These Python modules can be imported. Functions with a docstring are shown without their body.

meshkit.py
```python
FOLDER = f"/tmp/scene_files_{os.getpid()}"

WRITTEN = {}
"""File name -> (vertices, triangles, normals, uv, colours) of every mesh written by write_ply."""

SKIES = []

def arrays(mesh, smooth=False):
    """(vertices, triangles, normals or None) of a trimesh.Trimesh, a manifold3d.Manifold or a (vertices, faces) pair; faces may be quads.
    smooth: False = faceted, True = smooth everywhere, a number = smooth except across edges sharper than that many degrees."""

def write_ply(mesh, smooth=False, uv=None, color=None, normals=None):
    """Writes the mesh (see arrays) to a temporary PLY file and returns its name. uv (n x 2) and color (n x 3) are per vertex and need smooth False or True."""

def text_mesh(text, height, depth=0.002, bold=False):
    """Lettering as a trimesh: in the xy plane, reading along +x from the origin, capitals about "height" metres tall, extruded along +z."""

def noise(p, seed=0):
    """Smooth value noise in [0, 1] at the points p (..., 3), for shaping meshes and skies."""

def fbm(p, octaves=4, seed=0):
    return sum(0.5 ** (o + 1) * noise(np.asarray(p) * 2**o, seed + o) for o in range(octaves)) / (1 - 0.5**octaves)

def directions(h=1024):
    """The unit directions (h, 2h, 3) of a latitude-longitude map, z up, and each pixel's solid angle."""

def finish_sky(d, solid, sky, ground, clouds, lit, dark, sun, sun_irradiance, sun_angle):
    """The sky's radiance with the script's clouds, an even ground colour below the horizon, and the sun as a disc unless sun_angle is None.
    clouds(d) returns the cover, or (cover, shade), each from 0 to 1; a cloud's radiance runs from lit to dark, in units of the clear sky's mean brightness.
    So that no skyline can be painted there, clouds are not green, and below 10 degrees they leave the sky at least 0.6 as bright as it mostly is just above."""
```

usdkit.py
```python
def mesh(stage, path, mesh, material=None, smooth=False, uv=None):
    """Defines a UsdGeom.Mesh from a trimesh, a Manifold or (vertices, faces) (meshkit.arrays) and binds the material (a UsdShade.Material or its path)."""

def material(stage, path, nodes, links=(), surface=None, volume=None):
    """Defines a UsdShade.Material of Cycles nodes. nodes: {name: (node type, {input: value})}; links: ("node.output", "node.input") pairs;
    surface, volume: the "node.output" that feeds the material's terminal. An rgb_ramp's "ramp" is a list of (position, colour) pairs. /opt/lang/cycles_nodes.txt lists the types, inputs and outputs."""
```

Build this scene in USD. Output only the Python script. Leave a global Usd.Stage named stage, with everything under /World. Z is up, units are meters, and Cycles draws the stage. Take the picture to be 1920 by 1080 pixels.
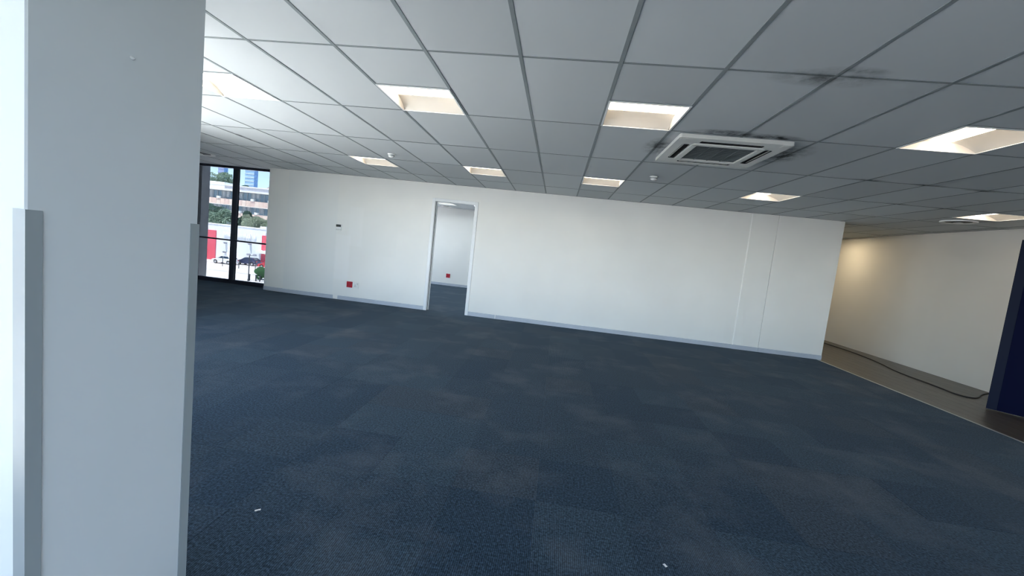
import math, random
import numpy as np, trimesh
from shapely.geometry import Polygon, LineString, Point, box as sbox
from shapely import affinity
from pxr import Usd, UsdGeom, UsdLux, UsdShade, Gf, Sdf
import usdkit, meshkit

random.seed(7)
RNG = np.random.default_rng(7)
stage = Usd.Stage.CreateInMemory()
UsdGeom.SetStageUpAxis(stage, "Z")
UsdGeom.SetStageMetersPerUnit(stage, 1.0)
UsdGeom.Xform.Define(stage, "/World")
UsdGeom.Scope.Define(stage, "/World/Looks")
PI = math.pi

# ------------------------------------------------------------------ camera, sky, sun, exposure
EXPOSURE = 0.35
SKY = 0.34
SUN = 5.2
LAMP = 21.0
cam = UsdGeom.Camera.Define(stage, "/World/camera")
R = ((0.9883217, -0.1160640, 0.0987389), (0.1082368, 0.0785876, -0.9910140), (0.1072614, 0.9901278, 0.0902322))  # columns: right, up, back
EYE = (0.0, 0.0, 1.4229)
cam.AddTransformOp().Set(Gf.Matrix4d(R[0][0], R[1][0], R[2][0], 0, R[0][1], R[1][1], R[2][1], 0, R[0][2], R[1][2], R[2][2], 0, *EYE, 1))
cam.CreateHorizontalApertureAttr(36.0)
cam.CreateVerticalApertureAttr(20.25)
cam.CreateFocalLengthAttr(780.6252 / 1920 * 36.0)
cam.CreateClippingRangeAttr((0.05, 5000.0))
cam.CreateExposureAttr(EXPOSURE)

SUN_TRAVEL = np.array([0.10, 0.36, -0.93]); SUN_TRAVEL /= np.linalg.norm(SUN_TRAVEL)
sky = usdkit.material(stage, "/World/Looks/sky", {
    "s": ("sky_texture", {"sky_type": "multiple_scattering", "sun_disc": False, "sun_elevation": math.asin(-SUN_TRAVEL[2]),
                          "sun_rotation": math.atan2(-SUN_TRAVEL[0], -SUN_TRAVEL[1]), "altitude": 1600.0, "air_density": 1.0, "aerosol_density": 0.25, "ozone_density": 1.0}),
    "h": ("hsv", {"saturation": 0.7}), "b": ("background_shader", {"strength": SKY})}, [("s.color", "h.color"), ("h.color", "b.color")], surface="b.background")
dome = UsdLux.DomeLight.Define(stage, "/World/sky_light")
UsdShade.MaterialBindingAPI.Apply(dome.GetPrim()).Bind(sky)
sun = UsdLux.DistantLight.Define(stage, "/World/sun_light")
sun.CreateIntensityAttr(SUN); sun.CreateAngleAttr(0.53); sun.CreateNormalizeAttr(True); sun.CreateColorAttr(Gf.Vec3f(1.0, 0.95, 0.88))
z_ = -SUN_TRAVEL; x_ = np.cross([0, 0, 1.0], z_); x_ /= np.linalg.norm(x_); y_ = np.cross(z_, x_)
UsdGeom.Xformable(sun).AddTransformOp().Set(Gf.Matrix4d(*x_, 0, *y_, 0, *z_, 0, 0, 0, 0, 1))

# ------------------------------------------------------------------ materials
L = "/World/Looks/"


def plain(name, color, rough=0.5, metallic=0.0, spec=0.5, noise=0.0, scale=8.0, bump=0.0, bscale=200.0, sheen=0.0, coat=0.0, emit=None, estr=0.0):
    n = {"p": ("principled_bsdf", {"base_color": color, "roughness": rough, "metallic": metallic, "specular_ior_level": spec, "sheen_weight": sheen, "coat_weight": coat})}
    l = []
    if emit is not None:
        n["p"][1]["emission_color"] = emit; n["p"][1]["emission_strength"] = estr
    if noise or bump:
        n["g"] = ("geometry", {})
    if noise:
        n["n"] = ("noise_texture", {"scale": scale, "detail": 4.0})
        n["r"] = ("rgb_ramp", {"ramp": [(0.3, [c * (1 - noise) for c in color]), (0.7, [min(1, c * (1 + noise)) for c in color])]})
        l += [("g.position", "n.vector"), ("n.fac", "r.fac"), ("r.color", "p.base_color")]
    if bump:
        n["bn"] = ("noise_texture", {"scale": bscale, "detail": 3.0})
        n["bp"] = ("bump", {"strength": bump, "distance": 0.002})
        l += [("g.position", "bn.vector"), ("bn.fac", "bp.height"), ("bp.normal", "p.normal")]
    return usdkit.material(stage, L + name, n, l, surface="p.BSDF")


def spots(nodes, links, pos, items, key="sp"):
    """Soot marks: the largest of several soft ellipses at (x, y), radii (a, b), strength. Returns the output that carries it."""
    last = None
    for i, (x, y, a, b, s) in enumerate(items):
        m, g, t = f"{key}m{i}", f"{key}g{i}", f"{key}t{i}"
        nodes[m] = ("mapping", {"mapping_type": "point", "location": (-x / a, -y / b, 0.0), "scale": (1 / a, 1 / b, 0.0)})
        nodes[g] = ("gradient_texture", {"gradient_type": "spherical"})
        nodes[t] = ("math", {"math_type": "multiply", "value2": s})
        links += [(pos, m + ".vector"), (m + ".vector", g + ".vector"), (g + ".fac", t + ".value1")]
        if last:
            q = f"{key}q{i}"
            nodes[q] = ("math", {"math_type": "maximum"})
            links += [(last, q + ".value1"), (t + ".value", q + ".value2")]
            last = q + ".value"
        else:
            last = t + ".value"
    return last


SOOT = [(0.86, 4.35, 0.16, 0.34, 1.3), (1.3, 3.78, 0.34, 0.10, 1.5), (1.68, 3.80, 0.26, 0.09, 1.5), (2.02, 4.30, 0.22, 0.40, 1.3), (1.25, 4.90, 0.32, 0.12, 1.3), (1.42, 2.66, 0.36, 0.13, 0.9), (1.5, 2.55, 0.2, 0.06, 0.8), (3.27, 5.0, 0.22, 0.06, 1.2), (3.86, 5.02, 0.22, 0.055, 1.3), (4.45, 5.06, 0.25, 0.055, 1.2), (5.1, 6.24, 0.25, 0.06, 1.0), (4.45, 6.2, 0.22, 0.055, 1.0), (-4.55, 5.6, 0.06, 0.55, 1.1)]


def ceiling_look(name, color, soot=1.0, rough=0.85):
    n = {"p": ("principled_bsdf", {"roughness": rough, "specular_ior_level": 0.25}), "g": ("geometry", {}), "o": ("object_info", {}),
         "hv": ("hsv", {"color": color}), "mr": ("map_range", {"from_min": 0.0, "from_max": 1.0, "to_min": 0.93, "to_max": 1.06}),
         "n": ("noise_texture", {"scale": 9.0, "detail": 5.0, "roughness": 0.65}), "nm": ("map_range", {"from_min": 0.35, "from_max": 0.62, "to_min": 0.15, "to_max": 1.0, "clamp": True}),
         "mu": ("math", {"math_type": "multiply", "use_clamp": True}), "mx": ("mix", {"mix_type": "mix", "color2": (0.035, 0.042, 0.045)}),
         "bn": ("noise_texture", {"scale": 140.0, "detail": 3.0}), "bp": ("bump", {"strength": 0.10, "distance": 0.001})}
    l = [("o.random", "mr.value"), ("mr.result", "hv.value"), ("g.position", "n.vector"), ("n.fac", "nm.value"), ("hv.color", "mx.color1"), ("mx.color", "p.base_color"),
         ("g.position", "bn.vector"), ("bn.fac", "bp.height"), ("bp.normal", "p.normal"), ("mu.value", "mx.fac"), ("nm.result", "mu.value2")]
    s = spots(n, l, "g.position", [(a, b, c, d, e * soot) for a, b, c, d, e in SOOT])
    l.append((s, "mu.value1"))
    return usdkit.material(stage, L + name, n, l, surface="p.BSDF")


def carpet_look(name, tint, worn):
    n = {"p": ("principled_bsdf", {"roughness": 0.95, "specular_ior_level": 0.15, "sheen_weight": 0.07, "sheen_roughness": 0.4, "sheen_tint": (0.7, 0.85, 1.0)}), "g": ("geometry", {}),
         "f": ("noise_texture", {"scale": 75.0, "detail": 5.0, "roughness": 0.7}), "fr": ("rgb_ramp", {"ramp": [(0.34, [c * 0.35 for c in tint]), (0.50, tint), (0.68, [c * 2.0 for c in tint])]}),
         "w": ("noise_texture", {"scale": 1.5, "detail": 6.0, "roughness": 0.62}), "wr": ("map_range", {"from_min": 0.50, "from_max": 0.78, "to_min": 0.0, "to_max": worn, "clamp": True}),
         "mx": ("mix", {"mix_type": "mix", "color2": (0.105, 0.122, 0.140)}),
         "wv": ("wave_texture", {"wave_type": "bands", "bands_direction": "x", "scale": 33.0, "distortion": 1.6, "detail": 2.0, "detail_scale": 2.0}), "wm": ("map_range", {"to_min": 0.62, "to_max": 1.22}), "rm": ("mix", {"mix_type": "multiply", "fac": 1.0}),
         "mp": ("mapping", {"scale": (190.0, 60.0, 1.0)}), "rb": ("noise_texture", {"scale": 1.0, "detail": 2.0}), "bp": ("bump", {"strength": 0.75, "distance": 0.004})}
    l = [("g.position", "f.vector"), ("f.fac", "fr.fac"), ("g.position", "w.vector"), ("w.fac", "wr.value"), ("wr.result", "mx.fac"), ("fr.color", "mx.color1"), ("mx.color", "rm.color1"), ("g.position", "wv.vector"), ("wv.fac", "wm.value"), ("wm.result", "rm.color2"), ("rm.color", "p.base_color"),
         ("g.position", "mp.vector"), ("mp.vector", "rb.vector"), ("rb.fac", "bp.height"), ("bp.normal", "p.normal")]
    return usdkit.material(stage, L + name, n, l, surface="p.BSDF")


def wood_look(name, color):
    n = {"p": ("principled_bsdf", {"roughness": 0.32, "specular_ior_level": 0.5}), "g": ("geometry", {}), "o": ("object_info", {}),
         "mp": ("mapping", {"scale": (38.0, 2.2, 1.0)}), "n": ("noise_texture", {"scale": 1.0, "detail": 6.0, "distortion": 0.6}),
         "r": ("rgb_ramp", {"ramp": [(0.3, [c * 0.6 for c in color]), (0.5, color), (0.72, [c * 1.35 for c in color])]}),
         "hv": ("hsv", {}), "mr": ("map_range", {"to_min": 0.82, "to_max": 1.15})}
    l = [("g.position", "mp.vector"), ("mp.vector", "n.vector"), ("n.fac", "r.fac"), ("r.color", "hv.color"), ("o.random", "mr.value"), ("mr.result", "hv.value"), ("hv.color", "p.base_color")]
    return usdkit.material(stage, L + name, n, l, surface="p.BSDF")


def wall_look(name, color, patches=()):
    """Roller-stippled emulsion; patches are touch-ups and repaired strips in a slightly different white."""
    n = {"p": ("principled_bsdf", {"roughness": 0.55, "specular_ior_level": 0.3}), "g": ("geometry", {}),
         "n": ("noise_texture", {"scale": 1.1, "detail": 5.0}), "r": ("rgb_ramp", {"ramp": [(0.3, [c * 0.965 for c in color]), (0.7, [min(1, c * 1.02) for c in color])]}),
         "bn": ("noise_texture", {"scale": 160.0, "detail": 2.0}), "bp": ("bump", {"strength": 0.12, "distance": 0.001})}
    l = [("g.position", "n.vector"), ("n.fac", "r.fac"), ("g.position", "bn.vector"), ("bn.fac", "bp.height"), ("bp.normal", "p.normal")]
    out = "r.color"
    if patches:
        n["sx"] = ("separate_xyz", {}); l.append(("g.position", "sx.vector"))
        n["en"] = ("noise_texture", {"scale": 7.0, "detail": 3.0}); l.append(("g.position", "en.vector"))
        for i, (x0, x1, z0, z1, c, s) in enumerate(patches):
            k = f"k{i}"
            prev = None
            for j, (ax, v, op) in enumerate((("x", x0, "greater_than"), ("x", x1, "less_than"), ("z", z0, "greater_than"), ("z", z1, "less_than"))):
                n[f"{k}w{j}"] = ("math", {"math_type": "multiply_add", "value2": 0.05}); l += [("en.fac", f"{k}w{j}.value1"), ("sx." + ax, f"{k}w{j}.value3")]
                n[f"{k}c{j}"] = ("map_range", {"from_min": v + 0.025 - 0.02, "from_max": v + 0.025 + 0.02, "to_min": 0.0 if op[0] == "g" else 1.0, "to_max": 1.0 if op[0] == "g" else 0.0, "clamp": True})
                l.append((f"{k}w{j}.value", f"{k}c{j}.value"))
                if prev:
                    n[f"{k}m{j}"] = ("math", {"math_type": "multiply"}); l += [(prev, f"{k}m{j}.value1"), (f"{k}c{j}.result", f"{k}m{j}.value2")]
                    prev = f"{k}m{j}.value"
                else:
                    prev = f"{k}c{j}.result"
            n[f"{k}s"] = ("math", {"math_type": "multiply", "value2": s}); l.append((prev, f"{k}s.value1"))
            n[f"{k}x"] = ("mix", {"mix_type": "mix", "color2": c}); l += [(f"{k}s.value", f"{k}x.fac"), (out, f"{k}x.color1")]
            out = f"{k}x.color"
    l.append((out, "p.base_color"))
    return usdkit.material(stage, L + name, n, l, surface="p.BSDF")


def pane_look(name, tint):
    n = {"t": ("transparent_bsdf", {"color": tint}), "g": ("glossy_bsdf", {"roughness": 0.0, "color": (1, 1, 1)}), "f": ("layer_weight", {"blend": 0.5}), "m": ("mix_closure", {}),
         "p": ("math", {"math_type": "power", "value2": 5.0}), "q": ("math", {"math_type": "multiply_add", "value2": 0.45, "value3": 0.022})}
    return usdkit.material(stage, L + name, n, [("f.facing", "p.value1"), ("p.value", "q.value1"), ("q.value", "m.fac"), ("t.BSDF", "m.closure1"), ("g.BSDF", "m.closure2")], surface="m.closure")


def leaf_look(name, a, b):
    n = {"d": ("diffuse_bsdf", {}), "t": ("translucent_bsdf", {}), "m": ("mix_closure", {"fac": 0.3}), "g": ("geometry", {}),
         "r": ("rgb_ramp", {"ramp": [(0.0, a), (1.0, b)]})}
    return usdkit.material(stage, L + name, n, [("g.random_per_island", "r.fac"), ("r.color", "d.color"), ("r.color", "t.color"), ("d.BSDF", "m.closure1"), ("t.BSDF", "m.closure2")], surface="m.closure")


WHITE = (0.82, 0.82, 0.785)
M = dict(
    wall=wall_look("wall_paint", WHITE),
    wall_far=wall_look("wall_paint_far", WHITE, [(-4.62, -4.30, 0.42, 1.36, (0.88, 0.89, 0.89), 0.30), (-4.35, -4.05, 1.15, 1.95, (0.86, 0.87, 0.86), 0.22), (-5.743, -4.62, -0.1, 2.7, (0.76, 0.78, 0.77), 0.45), (-4.05, -3.3, 1.0, 1.9, (0.78, 0.79, 0.76), 0.35)]),
    wall_corr=wall_look("wall_paint_corridor", (0.74, 0.72, 0.67)),
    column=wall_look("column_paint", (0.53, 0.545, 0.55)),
    guard=plain("guard_grey", (0.245, 0.265, 0.27), 0.35, spec=0.5),
    tile=ceiling_look("ceiling_tile_vinyl", (0.56, 0.59, 0.60)),
    tbar=ceiling_look("ceiling_grid_grey", (0.25, 0.28, 0.285), soot=1.2, rough=0.6),
    soffit=plain("soffit_grey", (0.4, 0.4, 0.4), 0.9),
    skirt=plain("skirting_grey", (0.46, 0.50, 0.56), 0.4, noise=0.06, scale=3),
    frame_white=plain("frame_white", (0.78, 0.80, 0.81), 0.35),
    frame_dark=plain("window_frame_navy", (0.012, 0.016, 0.03), 0.35),
    pane_tint=pane_look("glass_tinted", (0.40, 0.42, 0.43)),
    pane=pane_look("glass_clear", (0.95, 0.965, 0.965)),
    plastic=plain("plastic_white", (0.78, 0.79, 0.77), 0.35),
    plastic_grey=plain("plastic_offwhite", (0.60, 0.61, 0.58), 0.4),
    dark=plain("slot_black", (0.012, 0.013, 0.015), 0.5),
    grille=plain("grille_grey", (0.10, 0.12, 0.125), 0.6),
    lcd=plain("display_dark", (0.06, 0.07, 0.07), 0.2),
    red=plain("socket_red", (0.42, 0.012, 0.03), 0.3),
    red_dark=plain("socket_red_dark", (0.28, 0.008, 0.02), 0.3),
    reflector=plain("reflector_white", (0.74, 0.72, 0.67), 0.35),
    lamp=plain("lamp_diffuser", (0.9, 0.9, 0.9), 0.5, emit=(1.0, 0.82, 0.63), estr=LAMP),
    lamp_cool=plain("lamp_diffuser_cool", (0.9, 0.9, 0.9), 0.5, emit=(0.86, 0.95, 1.0), estr=LAMP * 1.35),
    spotlamp=plain("downlight_lens", (0.9, 0.9, 0.9), 0.5, emit=(1.0, 0.80, 0.52), estr=260.0),
    navy=plain("navy_lacquer", (0.0012, 0.0028, 0.022), 0.7, spec=0.08),
    navy_frame=plain("navy_frame", (0.008, 0.012, 0.030), 0.6, spec=0.12),
    cable=plain("cable_black", (0.014, 0.014, 0.016), 0.5),
    strip=plain("aluminium_strip", (0.45, 0.46, 0.46), 0.35, metallic=0.8),
    paper=plain("paper_white", (0.7, 0.7, 0.68), 0.8),
    carpet=[carpet_look("carpet_a", (0.028, 0.049, 0.071), 0.66), carpet_look("carpet_b", (0.0225, 0.043, 0.066), 0.56), carpet_look("carpet_c", (0.035, 0.053, 0.072), 0.74), carpet_look("carpet_d", (0.032, 0.056, 0.079), 0.7)],
    wood=wood_look("laminate_oak", (0.058, 0.049, 0.038)),
    sub=plain("screed", (0.10, 0.10, 0.10), 0.9),
    # outdoors
    concrete=plain("fin_concrete", (0.60, 0.62, 0.64), 0.8, noise=0.08),
    asphalt=plain("street_pale", (0.74, 0.69, 0.69), 0.9, noise=0.10, scale=0.4),
    kerb=plain("kerb_stone", (0.70, 0.68, 0.66), 0.9),
    terrace=plain("terrace_tiles", (0.84, 0.84, 0.83), 0.8), yard=plain("yard_asphalt", (0.10, 0.10, 0.10), 0.9),
    box=plain("restaurant_render", (0.80, 0.83, 0.86), 0.7),
    redband=plain("restaurant_red", (0.78, 0.12, 0.17), 0.5),
    brown=plain("yard_wall_brown", (0.25, 0.12, 0.11), 0.8),
    letter=plain("letter_white", (0.95, 0.95, 0.95), 0.4),
    glassblue=plain("office_glass", (0.16, 0.23, 0.29), 0.12, spec=0.6),
    curtain=plain("office_blind", (0.42, 0.44, 0.45), 0.8),
    slab=plain("office_slab_white", (0.85, 0.85, 0.84), 0.7),
    lav=plain("office_parapet", (0.56, 0.55, 0.60), 0.8),
    peach=[plain("spandrel_a", (0.82, 0.63, 0.54), 0.7), plain("spandrel_b", (0.78, 0.58, 0.51), 0.7), plain("spandrel_c", (0.84, 0.68, 0.59), 0.7)],
    tower=plain("tower_glass", (0.34, 0.52, 0.72), 0.3), tower_dark=plain("tower_dark", (0.16, 0.32, 0.60), 0.3), tower_band=plain("tower_band", (0.55, 0.66, 0.76), 0.5), tower_pale=plain("tower_pale", (0.36, 0.42, 0.62), 0.5),
    pink=plain("house_pink", (0.70, 0.52, 0.50), 0.8), roofgrey=plain("roof_grey", (0.32, 0.33, 0.38), 0.8),
    leaf_dark=leaf_look("leaf_dark", (0.11, 0.18, 0.14), (0.28, 0.38, 0.30)), leaf_mid=leaf_look("leaf_mid", (0.32, 0.42, 0.33), (0.66, 0.74, 0.62)), leaf_pale=leaf_look("leaf_pale", (0.42, 0.47, 0.36), (0.74, 0.76, 0.64)),
    leaf_bush=leaf_look("leaf_bush", (0.14, 0.30, 0.15), (0.40, 0.60, 0.36)), bark=plain("bark", (0.10, 0.08, 0.06), 0.9),
    car_white=plain("car_white", (0.82, 0.83, 0.85), 0.25, coat=0.6), car_red=plain("car_red", (0.55, 0.02, 0.04), 0.25, coat=0.6), car_blue=plain("car_navy", (0.03, 0.04, 0.10), 0.25, coat=0.6),
    carglass=plain("car_glass", (0.03, 0.05, 0.08), 0.08), tyre=plain("tyre", (0.02, 0.02, 0.02), 0.8), hub=plain("hub_silver", (0.5, 0.5, 0.52), 0.3, metallic=0.6),
    iron=plain("iron_dark", (0.03, 0.035, 0.045), 0.5),
)

# ------------------------------------------------------------------ mesh helpers
_used = {}


def path_for(parent, name):
    base = f"{parent}/{name}"
    k = _used.get(base, 0); _used[base] = k + 1
    return base if k == 0 else f"{base}_{k:03d}"


def tag(prim, label=None, cat=None, group=None, kind=None):
    for k, v in (("label", label), ("category", cat), ("group", group), ("kind", kind)):
        if v:
            prim.SetCustomDataByKey(k, v)
    return prim


def thing(name, label=None, cat=None, loc=(0, 0, 0), rotz=0.0, group=None, kind=None, parent="/World"):
    x = UsdGeom.Xform.Define(stage, path_for(parent, name))
    if any(loc): x.AddTranslateOp().Set(Gf.Vec3d(*map(float, loc)))
    if rotz: x.AddRotateZOp().Set(float(rotz))
    return tag(x.GetPrim(), label, cat, group, kind)


def where(p):
    return "/World" if p is None else str(p.GetPath())


def obj(name, mesh, mat, parent=None, label=None, cat=None, group=None, kind=None, smooth=False):
    p = usdkit.mesh(stage, path_for(where(parent), name), mesh, mat, smooth=smooth)
    return tag(p.GetPrim(), label, cat, group, kind)


def cat_(*ms):
    return trimesh.util.concatenate([m for m in ms])


def T(m, x=0, y=0, z=0):
    m = m.copy(); m.apply_translation((x, y, z)); return m


def rot(m, deg, axis, about=(0, 0, 0)):
    m = m.copy(); m.apply_transform(trimesh.transformations.rotation_matrix(math.radians(deg), axis, about)); return m


_S = np.array([(sx, sy, sz) for sx in (-1, 1) for sy in (-1, 1) for sz in (-1, 1)], float)
_K = [(i, k) for i in range(8) for k in range(3)]
_U = np.array([[_S[i][a] * (1.0 if a == k else 0.8) for a in range(3)] for i, k in _K])
_h = trimesh.convex.convex_hull(trimesh.PointCloud(_U))
_map = np.array([np.argmin(np.abs(_U - v).sum(1)) for v in _h.vertices])
_F = _map[_h.faces]


def cbox(x0, x1, y0, y1, z0, z1, c=0.003):
    """A box with chamfered edges."""
    h = np.array([x1 - x0, y1 - y0, z1 - z0]) / 2; o = np.array([x0 + x1, y0 + y1, z0 + z1]) / 2
    c = min(c, 0.45 * h.min())
    v = np.array([[_S[i][a] * (h[a] if a == k else h[a] - c) for a in range(3)] for i, k in _K]) + o
    return trimesh.Trimesh(v, _F, process=False)


def box(x0, x1, y0, y1, z0, z1):
    m = trimesh.creation.box((x1 - x0, y1 - y0, z1 - z0)); m.apply_translation(((x0 + x1) / 2, (y0 + y1) / 2, (z0 + z1) / 2)); return m


def prism(poly, lo, hi, axis="x"):
    """Extrudes a polygon. axis x: poly is (y, z); axis y: poly is (x, z); axis z: poly is (x, y)."""
    p = poly if isinstance(poly, Polygon) else Polygon(poly)
    m = trimesh.creation.extrude_polygon(p, hi - lo, engine="earcut")
    v = m.vertices.copy(); v[:, 2] += lo
    w = {"x": v[:, [2, 0, 1]], "y": v[:, [0, 2, 1]], "z": v}[axis]
    f = m.faces if axis != "y" else m.faces[:, ::-1]
    return trimesh.Trimesh(w, f, process=False)


def lathe(profile, n=32):
    return trimesh.creation.revolve(np.array(profile, float), sections=n)


def cyl(r, z0, z1, n=20, x=0, y=0):
    m = trimesh.creation.cylinder(radius=r, height=z1 - z0, sections=n); m.apply_translation((x, y, (z0 + z1) / 2)); return m


def tube(pts, r, sides=10):
    pts = np.asarray(pts, float)
    t = np.gradient(pts, axis=0); t /= np.linalg.norm(t, axis=1, keepdims=True)
    a = np.cross(t, [0, 0, 1.0]); a[np.linalg.norm(a, axis=1) < 1e-6] = (1, 0, 0); a /= np.linalg.norm(a, axis=1, keepdims=True)
    b = np.cross(a, t); ang = np.arange(sides) * 2 * PI / sides
    v = pts[:, None] + r * (np.cos(ang)[None, :, None] * a[:, None] + np.sin(ang)[None, :, None] * b[:, None])
    i, j = np.meshgrid(np.arange(len(pts) - 1), np.arange(sides), indexing="ij"); k = (j + 1) % sides
    q = np.stack([i * sides + j, i * sides + k, (i + 1) * sides + k, (i + 1) * sides + j], -1).reshape(-1, 4)
    return trimesh.Trimesh(v.reshape(-1, 3), np.vstack([q[:, [0, 1, 2]], q[:, [0, 2, 3]]]), process=False)


# ------------------------------------------------------------------ the setting
CEIL = 2.590
FAR = 8.309          # face of the long partition
XL, XR, YB = -8.35, 7.008, -2.4
# the outer wall runs along x = XW left of the column, then slants away to the window bay; a terrace lies outside it
XW = -2.4
SLANT = [(XW, 2.0), (-8.35, 7.5)]
INSIDE = Polygon([(XW, YB), (XR, YB), (XR, 14.2), (-6.25, 14.2), (-6.25, 8.66), (XL, 8.66), (XL, 7.5), (XW, 2.0)])
GX, GY = -3.3601, 2.6211   # an intersection of the ceiling grid
CARPET_X = 5.06
END_X = 5.13         # free end of the long partition
ROOM2_Y = 13.72

# --- floor: carpet tiles, laminate strip
floor = thing("floor", kind="structure")
tag(floor, "dark blue-grey carpet tile floor with a brown laminate strip along the right")
obj("screed", prism(INSIDE.buffer(0.15, join_style=2), -0.30, -0.012, "z"), M["sub"], floor)
tiles, rest, edge = [], [], []
S = 0.5
for i in range(28):
    for j in range(22):
        x1 = CARPET_X - 0.02 - S * i; x0 = max(x1 - S, XL)
        y0 = FAR - S * (j + 1); y1 = y0 + S
        if not INSIDE.contains(sbox(x0, y0, x1, y1).buffer(-0.001)):
            p = INSIDE.intersection(sbox(x0, y0, x1, y1))
            if p.area > 1e-3: edge.append(prism(p, -0.012, 0.0, "z"))
            continue
        if y1 > YB and x1 - x0 > 0.03:
            c = ((x0 + x1) / 2, (y0 + y1) / 2)
            seen = c[1] > 0.9 and c[0] > -1.02 * c[1] - 0.45
            (tiles if seen else rest).append((c[0] ** 2 + c[1] ** 2, x0, x1, max(y0, YB), y1))
tiles.sort(); rest += tiles[296:]; tiles = tiles[:296]
for k, (_, x0, x1, y0, y1) in enumerate(tiles):
    dz = RNG.uniform(-0.0006, 0.0006)
    mt = M["carpet"][RNG.choice(4, p=(0.40, 0.25, 0.12, 0.23))]
    obj("carpet_tile", cbox(x0 + 0.0003, x1 - 0.0003, y0 + 0.0003, y1 - 0.0003, -0.012, dz, 0.0007), mt, floor)
more = [cbox(x0 + 0.0006, x1 - 0.0006, y0 + 0.0006, y1 - 0.0006, -0.012, 0.0, 0.0014) for _, x0, x1, y0, y1 in rest] + edge
for x in np.arange(-8.3, -6.2, 0.5):     # the window bay
    more.append(cbox(x, min(x + 0.499, -6.15), FAR + 0.001, 8.70, -0.012, 0.0, 0.0014))
for x in np.arange(-6.2, 0.8, 0.5):      # the room behind the door
    for y in np.arange(FAR, ROOM2_Y, 0.5):
        if not (x < -5.7 and y < 8.7):
            more.append(cbox(x, x + 0.499, y + 0.001, y + 0.5, -0.012, 0.0, 0.0014))
obj("carpet_field", cat_(*more), M["carpet"][0], floor, kind="stuff")
PW = (XR - CARPET_X - 0.012) / 10
for i in range(10):
    x0 = CARPET_X + 0.012 + i * PW
    y = YB + RNG.uniform(-1.2, 0)
    while y < 14.3:
        y2 = y + 1.28
        if y2 > 3.2:
            obj("laminate_plank", cbox(x0 + 0.0004, x0 + PW - 0.0004, max(y, 2.6), min(y2, 14.3) - 0.0008, -0.012, RNG.uniform(-0.0003, 0.0002), 0.0012), M["wood"], floor)
        y = y2
obj("laminate_field", box(CARPET_X + 0.012, XR, YB, 2.599, -0.012, 0.0), M["wood"], floor)
obj("trim_1", prism([(CARPET_X - 0.020, 0.0), (CARPET_X - 0.014, 0.004), (CARPET_X + 0.010, 0.004), (CARPET_X + 0.016, 0.0), (CARPET_X + 0.016, -0.012), (CARPET_X - 0.020, -0.012)], YB, FAR, "y"), M["strip"],
    kind="structure", label="thin metal strip between the carpet tiles and the brown laminate floor")

# --- ceiling: grid and tiles
ceil = thing("ceiling", kind="structure")
tag(ceil, "suspended ceiling of large grey-white tiles in a darker metal grid")
obj("soffit", prism(INSIDE.buffer(0.6, join_style=2).union(LineString(SLANT).buffer(1.15, cap_style=2)), 3.0, 3.2, "z"), M["soffit"], ceil)
LIGHTS = [(u, 0.5, 0) for u in (0, 3, 6)] + [(10, 0.5, 90)] + [(u, 3.0, 0) for u in (0, 3)] + [(6, 3.0, 0), (10, 3.0, 90), (15, 3.0, 90)] + [(1, -2.0, 0), (15, 0.5, 90)]
holes = {(u, v) for u, v, _ in LIGHTS}


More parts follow.
